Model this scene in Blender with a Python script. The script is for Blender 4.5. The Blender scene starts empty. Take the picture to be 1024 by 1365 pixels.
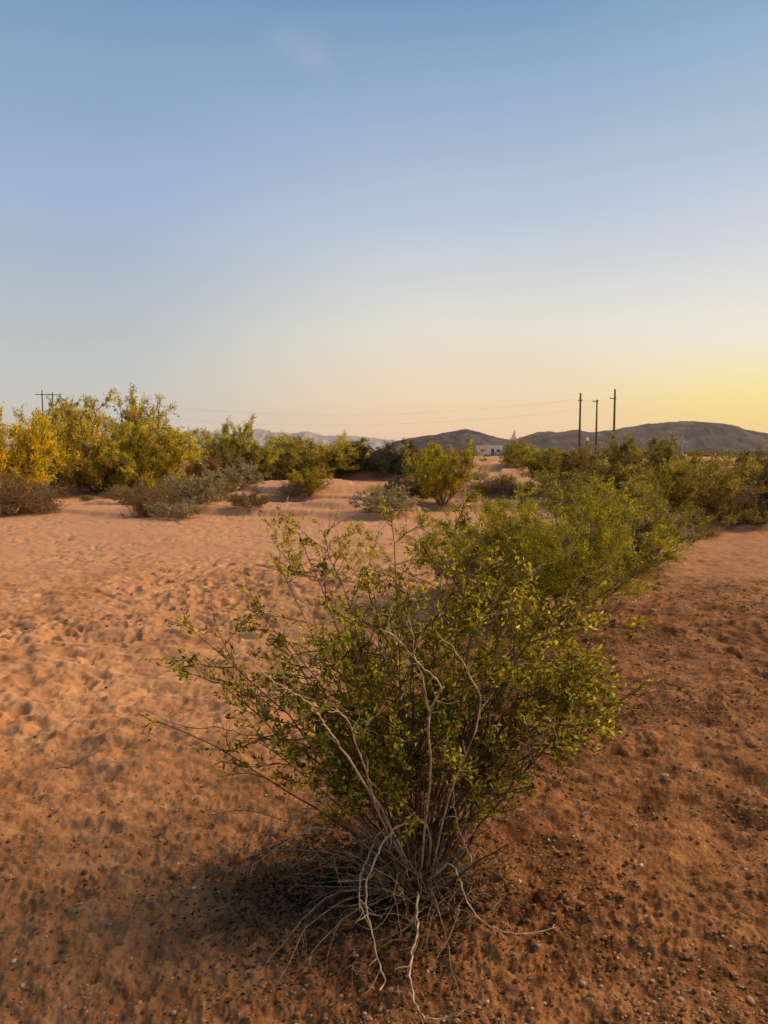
import bpy, math, random
import numpy as np
from mathutils import Vector, Matrix, noise as mnoise

S = bpy.context.scene
COL = S.collection
R = math.radians

# ------------------------------------------------------------------ camera
F = 986.0                      # focal length in photo pixels (1365 px tall frame)
CAMZ = 1.62
PITCH = math.atan(80.5 / F)    # horizon sits a little above the middle
cd = bpy.data.cameras.new('camera')
cam = bpy.data.objects.new('camera', cd)
COL.objects.link(cam)
cam.location = (0, 0, CAMZ)
cam.rotation_euler = (R(90) - PITCH, 0, 0)
cd.sensor_fit = 'VERTICAL'
cd.sensor_height = 36
cd.lens = F / 1365 * 36
cd.clip_start = 0.05
cd.clip_end = 30000
cd.dof.use_dof = False
S.camera = cam

# ------------------------------------------------------------------ light
SUN_AZ, SUN_EL = R(68), R(36)
SKY_STR = 0.10
w = bpy.data.worlds.new('World')
S.world = w
w.use_nodes = True
nt = w.node_tree
for n in list(nt.nodes):
    nt.nodes.remove(n)


def N(tree, typ, **kw):
    n = tree.nodes.new(typ)
    for k, v in kw.items():
        setattr(n, k, v)
    return n


def lin(c):
    """sRGB 0-255 -> linear rgba"""
    o = []
    for v in c:
        v = v / 255
        o.append(v / 12.92 if v <= .04045 else ((v + .055) / 1.055) ** 2.4)
    return (*o, 1)


def ramp(tree, stops, interp='EASE'):
    n = N(tree, 'ShaderNodeValToRGB')
    cr = n.color_ramp
    cr.interpolation = interp
    while len(cr.elements) < len(stops):
        cr.elements.new(0.5)
    for e, (p, c) in zip(cr.elements, stops):
        e.position = p
        e.color = c
    return n


L = nt.links.new
sky = N(nt, 'ShaderNodeTexSky', sky_type='NISHITA')
sky.sun_disc = False
sky.sun_elevation = R(6)
sky.sun_rotation = SUN_AZ
sky.air_density = 1.0
sky.dust_density = 2.0
sky.ozone_density = 2.0
bgN = N(nt, 'ShaderNodeBackground')
L(sky.outputs[0], bgN.inputs[0])
bgN.inputs[1].default_value = SKY_STR
# twilight gradient of this evening: by height above the horizon and by bearing from the sunset
tc = N(nt, 'ShaderNodeTexCoord')
sep = N(nt, 'ShaderNodeSeparateXYZ')
L(tc.outputs['Generated'], sep.inputs[0])
asn = N(nt, 'ShaderNodeMath', operation='ARCSINE')
L(sep.outputs['Z'], asn.inputs[0])
el = N(nt, 'ShaderNodeMapRange')
el.inputs['From Min'].default_value = 0
el.inputs['From Max'].default_value = R(60)
L(asn.outputs[0], el.inputs['Value'])
cool = ramp(nt, [(0.0, lin((208, 200, 186))), (0.06, lin((202, 203, 196))), (0.15, lin((180, 190, 196))),
                 (0.28, lin((158, 178, 208))), (0.50, lin((110, 150, 184))), (1.0, lin((70, 108, 150)))], 'LINEAR')
warm = ramp(nt, [(0.0, lin((255, 208, 98))), (0.06, lin((255, 230, 130))), (0.13, lin((238, 232, 216))),
                 (0.25, lin((200, 206, 218))), (0.33, lin((172, 190, 210))), (0.50, lin((116, 158, 190))), (1.0, lin((76, 116, 156)))], 'LINEAR')
L(el.outputs[0], cool.inputs[0])
L(el.outputs[0], warm.inputs[0])
peach = ramp(nt, [(0.0, lin((252, 204, 160))), (0.06, lin((248, 217, 176))), (0.15, lin((228, 223, 208))),
                  (0.28, lin((182, 196, 216))), (0.50, lin((110, 150, 187))), (1.0, lin((72, 111, 152)))], 'LINEAR')
L(el.outputs[0], peach.inputs[0])
dotn = N(nt, 'ShaderNodeVectorMath', operation='DOT_PRODUCT')
flat = N(nt, 'ShaderNodeVectorMath', operation='MULTIPLY')
flat.inputs[1].default_value = (1, 1, 0)
L(tc.outputs['Generated'], flat.inputs[0])
nrm = N(nt, 'ShaderNodeVectorMath', operation='NORMALIZE')
L(flat.outputs[0], nrm.inputs[0])
L(nrm.outputs[0], dotn.inputs[0])
GLOW_AZ = R(50)
dotn.inputs[1].default_value = (math.sin(GLOW_AZ), math.cos(GLOW_AZ), 0)


def bearing(a0, a1):
    m_ = N(nt, 'ShaderNodeMapRange', interpolation_type='SMOOTHSTEP')
    m_.inputs['From Min'].default_value = math.cos(R(a0))
    m_.inputs['From Max'].default_value = math.cos(R(a1))
    L(dotn.outputs['Value'], m_.inputs['Value'])
    return m_


# uneven dust near the horizon breaks the gradient a little
dn = N(nt, 'ShaderNodeTexNoise'); dn.inputs['Scale'].default_value = 3.0; dn.inputs['Detail'].default_value = 5
dv = N(nt, 'ShaderNodeVectorMath', operation='MULTIPLY'); dv.inputs[1].default_value = (1, 1, 7)
L(tc.outputs['Generated'], dv.inputs[0]); L(dv.outputs[0], dn.inputs['Vector'])
mixa = N(nt, 'ShaderNodeMix', data_type='RGBA')
L(bearing(72, 44).outputs[0], mixa.inputs['Factor'])
L(cool.outputs[0], mixa.inputs[6])
L(peach.outputs[0], mixa.inputs[7])
mixb = N(nt, 'ShaderNodeMix', data_type='RGBA')
L(bearing(40, 19).outputs[0], mixb.inputs['Factor'])
L(mixa.outputs[2], mixb.inputs[6])
L(warm.outputs[0], mixb.inputs[7])
mix = N(nt, 'ShaderNodeMix', data_type='RGBA', blend_type='MULTIPLY')
mix.inputs['Factor'].default_value = 1
dr = ramp(nt, [(.3, (.98, .982, .985, 1)), (.7, (1.012, 1.012, 1.01, 1))], 'LINEAR')
L(dn.outputs[0], dr.inputs[0])
L(mixb.outputs[2], mix.inputs[6])
L(dr.outputs[0], mix.inputs[7])
# a faint wisp of high cloud
wd = N(nt, 'ShaderNodeVectorMath', operation='DISTANCE')
wn = N(nt, 'ShaderNodeTexNoise')
wn.inputs['Scale'].default_value = 9
wn.inputs['Detail'].default_value = 4
L(tc.outputs['Generated'], wn.inputs['Vector'])
wsc = N(nt, 'ShaderNodeVectorMath', operation='SCALE')
wsc.inputs['Scale'].default_value = 0.16
L(wn.outputs['Color'], wsc.inputs[0])
wadd = N(nt, 'ShaderNodeVectorMath', operation='ADD')
L(tc.outputs['Generated'], wadd.inputs[0])
L(wsc.outputs[0], wadd.inputs[1])
_wd = Vector(((412 - 512) / F, 1, (682.5 - 62) / F))
_wd = (Matrix.Rotation(-PITCH, 3, 'X') @ _wd).normalized() + Vector((.08, .08, .08))
wd.inputs[1].default_value = _wd
L(wadd.outputs[0], wd.inputs[0])
wm = N(nt, 'ShaderNodeMapRange', interpolation_type='SMOOTHSTEP')
wm.inputs['From Min'].default_value = 0.055
wm.inputs['From Max'].default_value = 0.0
wm.inputs['To Max'].default_value = 0.16
L(wd.outputs['Value'], wm.inputs['Value'])
mixc = N(nt, 'ShaderNodeMix', data_type='RGBA')
L(wm.outputs[0], mixc.inputs['Factor'])
L(mix.outputs[2], mixc.inputs[6])
mixc.inputs[7].default_value = lin((215, 200, 205))
bgG = N(nt, 'ShaderNodeBackground')
L(mixc.outputs[2], bgG.inputs[0])
bgG.inputs[1].default_value = 0.66
ms = N(nt, 'ShaderNodeMixShader')
ms.inputs[0].default_value = 0.92
L(bgN.outputs[0], ms.inputs[1])
L(bgG.outputs[0], ms.inputs[2])
wo = N(nt, 'ShaderNodeOutputWorld')
L(ms.outputs[0], wo.inputs[0])

sd = bpy.data.lights.new('sun', 'SUN')
sun = bpy.data.objects.new('sun', sd)
COL.objects.link(sun)
sd.energy = 3.15
sd.angle = R(44)
sd.color = (1.0, 0.72, 0.40)
sdir = Vector((math.sin(SUN_AZ) * math.cos(SUN_EL), math.cos(SUN_AZ) * math.cos(SUN_EL), math.sin(SUN_EL)))
sun.rotation_euler = sdir.to_track_quat('Z', 'Y').to_euler()
sun.location = sdir * 60

S.view_settings.view_transform = 'Standard'
S.view_settings.look = 'None'
S.view_settings.gamma = 1
S.view_settings.exposure = 0.75
S.cycles.max_bounces = 5
S.cycles.diffuse_bounces = 3
S.cycles.transparent_max_bounces = 8
S.cycles.volume_bounces = 0
S.cycles.use_adaptive_sampling = True
S.cycles.adaptive_threshold = 0.02
try:
    S.cycles.use_denoising = True
except Exception:
    pass


# ------------------------------------------------------------------ noise
def _hash(ix, iy, seed):
    h = (ix.astype(np.int64) * 374761393 + iy.astype(np.int64) * 668265263 + seed * 1274126177) & 0xffffffff
    h = ((h ^ (h >> 13)) * 1274126177) & 0xffffffff
    h = (h ^ (h >> 16)) & 0xffffffff
    return h.astype(np.float64) / 4294967295.0


def vnoise(x, y, seed=0):
    x0 = np.floor(x); y0 = np.floor(y)
    fx = x - x0; fy = y - y0
    fx = fx * fx * fx * (fx * (fx * 6 - 15) + 10)
    fy = fy * fy * fy * (fy * (fy * 6 - 15) + 10)
    a = _hash(x0, y0, seed); b = _hash(x0 + 1, y0, seed)
    c = _hash(x0, y0 + 1, seed); d = _hash(x0 + 1, y0 + 1, seed)
    return (a + (b - a) * fx) * (1 - fy) + (c + (d - c) * fx) * fy


def fbm(x, y, seed=0, octv=3, gain=.5):
    s = 0; a = 1; t = 0
    for i in range(octv):
        s = s + a * vnoise(x * 2 ** i + 17.3 * i, y * 2 ** i - 9.1 * i, seed + i)
        t += a; a *= gain
    return s / t - .5


def worley(x, y, seed=0):
    """distance to the nearest jittered cell point and that cell's random value"""
    x0 = np.floor(x); y0 = np.floor(y)
    best = np.full(x.shape, 9.0); val = np.zeros(x.shape)
    for dx in (-1, 0, 1):
        for dy in (-1, 0, 1):
            cx = x0 + dx; cy = y0 + dy
            px = cx + .15 + .7 * _hash(cx, cy, seed + 1); py = cy + .15 + .7 * _hash(cx, cy, seed + 2)
            d = (x - px) ** 2 + (y - py) ** 2
            m = d < best
            best = np.where(m, d, best)
            val = np.where(m, _hash(cx, cy, seed + 3), val)
    return np.sqrt(best), val


def sstep(a, b, x):
    t = np.clip((x - a) / (b - a), 0, 1)
    return t * t * (3 - 2 * t)


def soil_shade_mask(x, y):
    """1 on the brown gravelly soil and the painted foreground shading, 0 on the pale loose sand of the wash"""
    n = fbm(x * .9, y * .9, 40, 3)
    yb = 4.5 + 4.2 * sstep(-.6, 1.4, x) - .1 * np.clip(-x, 0, 2)  # near edge of the zone also paints the foreground shading into the ground colour
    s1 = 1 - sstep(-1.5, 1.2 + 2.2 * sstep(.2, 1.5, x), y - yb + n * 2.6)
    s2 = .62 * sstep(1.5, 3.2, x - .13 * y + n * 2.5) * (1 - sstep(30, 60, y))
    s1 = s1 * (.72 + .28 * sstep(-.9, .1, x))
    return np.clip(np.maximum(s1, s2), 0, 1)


def h_big(x, y):
    r = np.sqrt(x * x + y * y)
    far = sstep(13, 26, r)
    h = fbm(x * .11, y * .11, 3, 2) * .55 * far
    # banks the wash has cut: terraces with a steep lip
    b = fbm(x * .085 + 3.1, y * .15, 11, 3)
    h = h + far * (.32 * sstep(.02, .036, b) + .26 * sstep(.12, .136, b) - .18 * sstep(-.08, -.10, b))
    h = h + fbm(x * .5, y * .5, 5, 2) * .07 * sstep(3, 8, r)
    h = h + .05 * np.exp(-(((x - .12) / .45) ** 2 + ((y - 2.6) / .45) ** 2))      # sand caught round the bush
    h = h * (1 - sstep(90, 400, r))
    return h


_fr = random.Random(4)
PRINTS = []
for (x0, y0, hd, n_) in ((-2.4, 3.3, 12, 15), (-.7, 4.6, -24, 16), (-3.6, 6.6, 48, 14), (1.0, 4.0, 18, 14), (2.9, 5.4, -12, 10)):
    hd_ = math.radians(hd); px_, py_ = x0, y0
    for k_ in range(n_):
        sd2 = (1 if k_ % 2 else -1) * .09
        PRINTS.append((px_ + math.cos(hd_) * sd2, py_ - math.sin(hd_) * sd2, hd_ + _fr.uniform(-.2, .2) + sd2, _fr.uniform(.6, 1)))
        px_ += math.sin(hd_) * _fr.uniform(.52, .68); py_ += math.cos(hd_) * _fr.uniform(.52, .68); hd_ += _fr.uniform(-.12, .12)


def prints(x, y):
    h = np.zeros(x.shape)
    for fx_, fy_, a_, dp in PRINTS:
        m = (np.abs(x - fx_) < .28) & (np.abs(y - fy_) < .28)
        if not m.any():
            continue
        dx, dy = x[m] - fx_, y[m] - fy_
        u = dx * math.sin(a_) + dy * math.cos(a_); v = dx * math.cos(a_) - dy * math.sin(a_)
        q = np.sqrt((u / .145) ** 2 + (v / (.055 + .012 * np.sign(u))) ** 2)
        h[m] += dp * (-.034 * sstep(1.08, .72, q) + .011 * np.exp(-((q - 1.25) / .22) ** 2))
    return h


def h_fine(x, y, soil, r):
    wx = x + fbm(x * 3.1, y * 3.1, 50, 2) * .22
    wy = y + fbm(x * 3.1, y * 3.1, 60, 2) * .22
    d, v = worley(wx * 4.6, wy * 5.6, 7)                     # trampled hollows about 25 cm apart
    hol = -(.078 * v) * np.exp(-(d / .36) ** 2)
    d2, v2 = worley(wx * 10.5 + 5, wy * 12.5, 17)
    hol2 = -(.036 * v2) * np.exp(-(d2 / .38) ** 2)
    lump = fbm(x * 5.2, y * 5.2, 21, 4, .6) * .070
    pa = .35 + 1.1 * sstep(-.16, .18, fbm(x * .8, y * .9, 44, 3))       # patchy: some stretches more trampled than others
    rip = fbm(x * 3.2, y * 11, 47, 4, .6) * .060 * (1 - soil) * (1.3 - .6 * pa)
    h = (hol * (1.1 - .6 * soil) + hol2 * (1.1 - .9 * soil)) * pa + lump * (1 - .1 * soil) + rip
    h = h + fbm(x * 1.1, y * 1.3, 120, 2) * .085 * sstep(1.8, 3.2, r)
    h = h + prints(x, y)
    m = r < 16
    if m.any():
        xs, ys = x[m], y[m]
        so = soil[m] if isinstance(soil, np.ndarray) else soil
        d3, v3 = worley(xs * 26 + 3, ys * 26, 27)            # clods
        pat = sstep(-.12, .2, fbm(xs * 1.7, ys * 1.7, 33, 2))
        cl = .012 * v3 * v3 * np.exp(-(d3 / .42) ** 2) * (.15 + .85 * so) * (.3 + .9 * pat)
        d4, v4 = worley(xs * 62, ys * 62, 37)
        cl = cl + .0085 * v4 * np.exp(-(d4 / .4) ** 2) * (.12 + .88 * so) * (1 - sstep(4.5, 8, r[m]))
        cl = cl + fbm(xs * 30, ys * 30, 29, 3, .6) * .014
        b1 = fbm(xs * 14, ys * 16, 31, 4, .62)
        b2 = fbm(xs * 38, ys * 42, 35, 3, .6)
        cl = cl + np.clip(b2 + .02, 0, 1) * .020 * (.1 + .9 * so) * (.3 + .9 * sstep(-.1, .15, fbm(xs * 3.3, ys * 3.3, 36, 2)))
        cl = cl + np.clip(b1 + .02, 0, 1) * .062 * (.15 + .85 * so) * (.35 + .8 * pat)
        hh = h.copy(); hh[m] += cl; h = hh
    return h * (1 - sstep(40, 90, r)) * (1 - .55 * sstep(8.5, 12.5, r))


def height(x, y, fine=True):
    x = np.asarray(x, float); y = np.asarray(y, float)
    sh = x.shape
    x = x.ravel(); y = y.ravel()
    r = np.sqrt(x * x + y * y)
    h = h_big(x, y)
    if fine:
        h = h + h_fine(x, y, soil_shade_mask(x, y), r)
    return h.reshape(sh)


H0 = float(height(0.0, 0.0, False))


def gz(x, y, fine=True):
    return float(height(np.array([x]), np.array([y]), fine)[0])


# ------------------------------------------------------------------ helpers
fwd = Vector((0, math.cos(PITCH), -math.sin(PITCH)))
upv = Vector((0, math.sin(PITCH), math.cos(PITCH)))


def ray(px, py):
    return (fwd + Vector((1, 0, 0)) * ((px - 512) / F) - upv * ((py - 682.5) / F))


def at_depth(px, py, Y):
    d = ray(px, py)
    return cam.location + d * (Y / d.y)


def at_height(px, py, z):
    d = ray(px, py)
    return cam.location + d * ((z - CAMZ) / d.z)


def on_ground(px, py):
    """first point where the sight line through this pixel meets the terrain"""
    d = ray(px, py)
    Y = 1.2 * 1.012 ** np.arange(0, 480)
    P = [cam.location + d * (v / d.y) for v in Y]
    xs = np.array([p.x for p in P]); ys = np.array([p.y for p in P]); zs = np.array([p.z for p in P])
    under = np.nonzero(zs < height(xs, ys, False))[0]
    i = under[0] if len(under) else len(Y) - 1
    p = P[i]
    return Vector((p.x, p.y, gz(p.x, p.y, False)))


def np_mesh(name, V, Fc, mats, midx=None, smooth=True, attrs=None):
    me = bpy.data.meshes.new(name)
    V = np.asarray(V, np.float32); Fc = np.asarray(Fc, np.int32)
    k = Fc.shape[1]
    me.vertices.add(len(V)); me.vertices.foreach_set('co', V.ravel())
    me.loops.add(Fc.size); me.loops.foreach_set('vertex_index', Fc.ravel())
    me.polygons.add(len(Fc)); me.polygons.foreach_set('loop_start', np.arange(0, Fc.size, k, dtype=np.int32))
    me.polygons.foreach_set('use_smooth', np.full(len(Fc), smooth))
    for m in mats:
        me.materials.append(m)
    if midx is not None:
        me.polygons.foreach_set('material_index', np.asarray(midx, np.int32))
    me.update(calc_edges=True)
    for nme, a in (attrs or {}).items():
        at = me.attributes.new(nme, 'FLOAT', 'POINT')
        at.data.foreach_set('value', np.asarray(a, np.float32))
    me.validate()
    return me


def link(name, me, parent=None):
    o = bpy.data.objects.new(name, me)
    COL.objects.link(o)
    if parent is not None:
        o.parent = parent
    return o


def tag(o, label=None, cat=None, group=None, kind=None):
    if label: o['label'] = label
    if cat: o['category'] = cat
    if group: o['group'] = group
    if kind: o['kind'] = kind
    return o


class Tubes:
    """collects tapered polyline tubes and plain quads into one mesh"""
    def __init__(self, k=5):
        self.k = k; self.V = []; self.Fq = []; self.n = 0

    def add(self, pts, r0, r1, k=None):
        k = k or self.k
        P = np.asarray([tuple(p) for p in pts], float)
        m = len(P)
        if m < 2:
            return
        T = np.gradient(P, axis=0)
        T /= np.linalg.norm(T, axis=1)[:, None] + 1e-12
        ref = np.where(np.abs(T[:, 2:3]) > .9, np.array([[1., 0, 0]]), np.array([[0, 0, 1.]]))
        A = np.cross(T, ref); A /= np.linalg.norm(A, axis=1)[:, None] + 1e-12
        B = np.cross(T, A)
        rr = np.linspace(r0, r1, m)[:, None, None]
        an = np.linspace(0, 2 * np.pi, k, endpoint=False)
        ring = P[:, None, :] + rr * (A[:, None, :] * np.cos(an)[None, :, None] + B[:, None, :] * np.sin(an)[None, :, None])
        self.V.append(ring.reshape(-1, 3))
        i = np.arange(m - 1)[:, None] * k; j = np.arange(k)[None, :]; j2 = (j + 1) % k
        q = np.stack([i + j, i + j2, i + k + j2, i + k + j], -1).reshape(-1, 4) + self.n
        self.Fq.append(q); self.n += m * k

    def box(self, c, s, rz=0):
        c = np.array(c, float); sx, sy, sz = [v / 2 for v in s]
        v = np.array([[x, y, z] for z in (-sz, sz) for x, y in ((-sx, -sy), (sx, -sy), (sx, sy), (-sx, sy))])
        cr, sr = math.cos(rz), math.sin(rz)
        v = np.stack([v[:, 0] * cr - v[:, 1] * sr, v[:, 0] * sr + v[:, 1] * cr, v[:, 2]], 1) + c
        f = np.array([[3, 2, 1, 0], [4, 5, 6, 7], [0, 1, 5, 4], [1, 2, 6, 5], [2, 3, 7, 6], [3, 0, 4, 7]]) + self.n
        self.V.append(v); self.Fq.append(f); self.n += 8

    def mesh(self, name, mat, smooth=True):
        return np_mesh(name, np.concatenate(self.V), np.concatenate(self.Fq), [mat], smooth=smooth)


def leaves_mesh(name, C, size, mat, rng, aspect=.55, droop=0.0, fold=.25, axis=None):
    n = len(C)
    C = np.asarray(C, float)
    a = rng.normal(size=(n, 3))
    if axis is not None:
        a = a * .75 + np.asarray(axis)
    a[:, 2] -= droop
    a /= np.linalg.norm(a, axis=1)[:, None]
    b = np.cross(a, rng.normal(size=(n, 3))); b /= np.linalg.norm(b, axis=1)[:, None] + 1e-9
    nn = np.cross(a, b)
    sz = (size * rng.uniform(.6, 1.25, n))[:, None]
    v0 = C - a * sz * .5; v2 = C + a * sz * .5
    mid = C + nn * sz * fold * .5
    v1 = mid + b * sz * aspect * .5; v3 = mid - b * sz * aspect * .5
    V = np.stack([v0, v1, v2, v3], 1).reshape(-1, 3)
    Fc = np.arange(4 * n).reshape(-1, 4)
    return np_mesh(name, V, Fc, [mat], smooth=False)


# ------------------------------------------------------------------ materials
def mat_new(name):
    m = bpy.data.materials.new(name)
    m.use_nodes = True
    t = m.node_tree
    for n in list(t.nodes):
        t.nodes.remove(n)
    return m, t


def leaf_mat(name, cols, trans=.35, use_obj=True, rough=.6, clumps=9):
    m, t = mat_new(name)
    g = N(t, 'ShaderNodeNewGeometry')
    r = ramp(t, [(i / (len(cols) - 1), (*c, 1)) for i, c in enumerate(cols)], 'LINEAR')
    t.links.new(g.outputs['Random Per Island'], r.inputs[0])
    col = r.outputs[0]
    cn = N(t, 'ShaderNodeTexCoord'); nz = N(t, 'ShaderNodeTexNoise')
    nz.inputs['Scale'].default_value = clumps; nz.inputs['Detail'].default_value = 3
    t.links.new(cn.outputs['Object'], nz.inputs['Vector'])
    nr = ramp(t, [(.36, (.42, .42, .42, 1)), (.64, (1.5, 1.5, 1.5, 1))], 'LINEAR'); t.links.new(nz.outputs[0], nr.inputs[0])
    mz = N(t, 'ShaderNodeMix', data_type='RGBA', blend_type='MULTIPLY'); mz.inputs['Factor'].default_value = 1
    t.links.new(col, mz.inputs[6]); t.links.new(nr.outputs[0], mz.inputs[7]); col = mz.outputs[2]
    if use_obj:
        oi = N(t, 'ShaderNodeObjectInfo')
        mx = N(t, 'ShaderNodeMix', data_type='RGBA', blend_type='MULTIPLY')
        mx.inputs['Factor'].default_value = 1
        t.links.new(col, mx.inputs[6]); t.links.new(oi.outputs['Color'], mx.inputs[7])
        col = mx.outputs[2]
    p = N(t, 'ShaderNodeBsdfPrincipled')
    p.inputs['Roughness'].default_value = rough
    p.inputs['Specular IOR Level'].default_value = .15
    t.links.new(col, p.inputs['Base Color'])
    tr = N(t, 'ShaderNodeBsdfTranslucent')
    t.links.new(col, tr.inputs[0])
    mxs = N(t, 'ShaderNodeMixShader'); mxs.inputs[0].default_value = trans
    t.links.new(p.outputs[0], mxs.inputs[1]); t.links.new(tr.outputs[0], mxs.inputs[2])
    o = N(t, 'ShaderNodeOutputMaterial')
    t.links.new(mxs.outputs[0], o.inputs[0])
    return m


def bark_mat(name, c1, c2, scale=30, use_obj=False):
    m, t = mat_new(name)
    tcn = N(t, 'ShaderNodeTexCoord')
    n = N(t, 'ShaderNodeTexNoise'); n.inputs['Scale'].default_value = scale; n.inputs['Detail'].default_value = 5
    t.links.new(tcn.outputs['Object'], n.inputs['Vector'])
    r = ramp(t, [(.32, (*c1, 1)), (.66, (*c2, 1))], 'LINEAR')
    t.links.new(n.outputs[0], r.inputs[0])
    p = N(t, 'ShaderNodeBsdfPrincipled'); p.inputs['Roughness'].default_value = .85
    t.links.new(r.outputs[0], p.inputs['Base Color'])
    b = N(t, 'ShaderNodeBump'); b.inputs['Strength'].default_value = .4; b.inputs['Distance'].default_value = .002
    t.links.new(n.outputs[0], b.inputs['Height']); t.links.new(b.outputs[0], p.inputs['Normal'])
    o = N(t, 'ShaderNodeOutputMaterial'); t.links.new(p.outputs[0], o.inputs[0])
    return m


M = {}
M['leaf_near'] = leaf_mat('creosote_leaf', [(.10, .078, .002), (.24, .20, .005), (.46, .39, .015), (.74, .62, .08)], .48, False, .6)
M['leaf'] = leaf_mat('shrub_leaf', [(.62, .62, .62), (.85, .85, .85), (1, 1, 1), (1.35, 1.3, 1.2)], .38)
M['stem'] = bark_mat('creosote_stem', (.035, .016, .006), (.16, .085, .035), 40)
M['dead'] = bark_mat('dead_wood', (.28, .17, .09), (.68, .48, .29), 45)
M['dead_dark'] = bark_mat('weathered_twig', (.09, .048, .022), (.34, .21, .11), 60)
M['trunk'] = bark_mat('shrub_bark', (.07, .05, .035), (.22, .16, .11), 8)
M['pole'] = bark_mat('pole_wood', (.045, .028, .02), (.09, .055, .038), 3)
M['metal'] = bark_mat('weathered_metal', (.25, .25, .25), (.4, .4, .4), 3)


def ground_mat():
    m, t = mat_new('desert_ground')
    lk = t.links.new
    tcn = N(t, 'ShaderNodeTexCoord')
    at = N(t, 'ShaderNodeAttribute', attribute_name='soil')
    aw = N(t, 'ShaderNodeAttribute', attribute_name='wash')

    def noise(sc, det=4, rough=.55):
        n = N(t, 'ShaderNodeTexNoise')
        n.inputs['Scale'].default_value = sc; n.inputs['Detail'].default_value = det
        n.inputs['Roughness'].default_value = rough
        lk(tcn.outputs['Object'], n.inputs['Vector'])
        return n
    n1 = noise(1.3, 5); n2 = noise(9, 6, .6); n3 = noise(70, 4, .65); n4 = noise(260, 2)
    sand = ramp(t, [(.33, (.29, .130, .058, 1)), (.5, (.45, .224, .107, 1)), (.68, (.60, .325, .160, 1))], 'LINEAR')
    brown = ramp(t, [(.28, (.095, .035, .012, 1)), (.5, (.22, .094, .035, 1)), (.72, (.42, .20, .086, 1))], 'LINEAR')  # gravelly soil brown, dark enough to hold the painted foreground shading too
    mxn = N(t, 'ShaderNodeMix', data_type='RGBA'); mxn.inputs['Factor'].default_value = .5
    lk(n1.outputs[0], mxn.inputs[6]); lk(n2.outputs[0], mxn.inputs[7])
    lk(mxn.outputs[2], sand.inputs[0])
    mxn2 = N(t, 'ShaderNodeMix', data_type='RGBA'); mxn2.inputs['Factor'].default_value = .5
    lk(n3.outputs[0], mxn2.inputs[7]); lk(n2.outputs[0], mxn2.inputs[6])
    lk(mxn2.outputs[2], brown.inputs[0])
    np_ = noise(2.6, 5, .65)
    pr = ramp(t, [(.38, (.56, .52, .50, 1)), (.56, (1.08, 1.08, 1.08, 1))], 'EASE'); lk(np_.outputs[0], pr.inputs[0])
    bp = N(t, 'ShaderNodeMix', data_type='RGBA', blend_type='MULTIPLY'); bp.inputs['Factor'].default_value = 1
    lk(brown.outputs[0], bp.inputs[6]); lk(pr.outputs[0], bp.inputs[7])
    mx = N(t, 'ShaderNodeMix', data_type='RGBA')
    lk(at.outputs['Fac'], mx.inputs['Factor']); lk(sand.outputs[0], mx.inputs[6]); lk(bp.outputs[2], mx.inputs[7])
    mw = N(t, 'ShaderNodeMix', data_type='RGBA'); lk(aw.outputs['Fac'], mw.inputs['Factor'])
    lk(mx.outputs[2], mw.inputs[6]); mw.inputs[7].default_value = (.50, .265, .150, 1)
    mx = mw
    # coarse grains of pale quartz in the soil
    vo = N(t, 'ShaderNodeTexVoronoi'); vo.inputs['Scale'].default_value = 130
    lk(tcn.outputs['Object'], vo.inputs['Vector'])
    gm = N(t, 'ShaderNodeMapRange'); gm.inputs['From Min'].default_value = .30; gm.inputs['From Max'].default_value = .18
    lk(vo.outputs['Distance'], gm.inputs['Value'])
    sc = N(t, 'ShaderNodeSeparateColor'); lk(vo.outputs['Color'], sc.inputs[0])
    gt = N(t, 'ShaderNodeMath', operation='GREATER_THAN'); gt.inputs[1].default_value = .90
    lk(sc.outputs[0], gt.inputs[0])
    mm = N(t, 'ShaderNodeMath', operation='MULTIPLY'); lk(gm.outputs[0], mm.inputs[0]); lk(gt.outputs[0], mm.inputs[1])
    mm2 = N(t, 'ShaderNodeMath', operation='MULTIPLY'); lk(mm.outputs[0], mm2.inputs[0]); lk(at.outputs['Fac'], mm2.inputs[1])
    mx2 = N(t, 'ShaderNodeMix', data_type='RGBA'); lk(mm2.outputs[0], mx2.inputs['Factor'])
    lk(mx.outputs[2], mx2.inputs[6]); mx2.inputs[7].default_value = (.55, .36, .22, 1)
    p = N(t, 'ShaderNodeBsdfPrincipled'); p.inputs['Roughness'].default_value = .95
    p.inputs['Specular IOR Level'].default_value = .1
    lk(mx2.outputs[2], p.inputs['Base Color'])
    bsum = N(t, 'ShaderNodeMath', operation='ADD')
    s3 = N(t, 'ShaderNodeMath', operation='MULTIPLY'); s3.inputs[1].default_value = .35
    lk(n4.outputs[0], s3.inputs[0]); lk(n3.outputs[0], bsum.inputs[0]); lk(s3.outputs[0], bsum.inputs[1])
    b = N(t, 'ShaderNodeBump'); b.inputs['Strength'].default_value = .55; b.inputs['Distance'].default_value = .012
    lk(bsum.outputs[0], b.inputs['Height']); lk(b.outputs[0], p.inputs['Normal'])
    o = N(t, 'ShaderNodeOutputMaterial'); lk(p.outputs[0], o.inputs[0])
    return m


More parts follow.
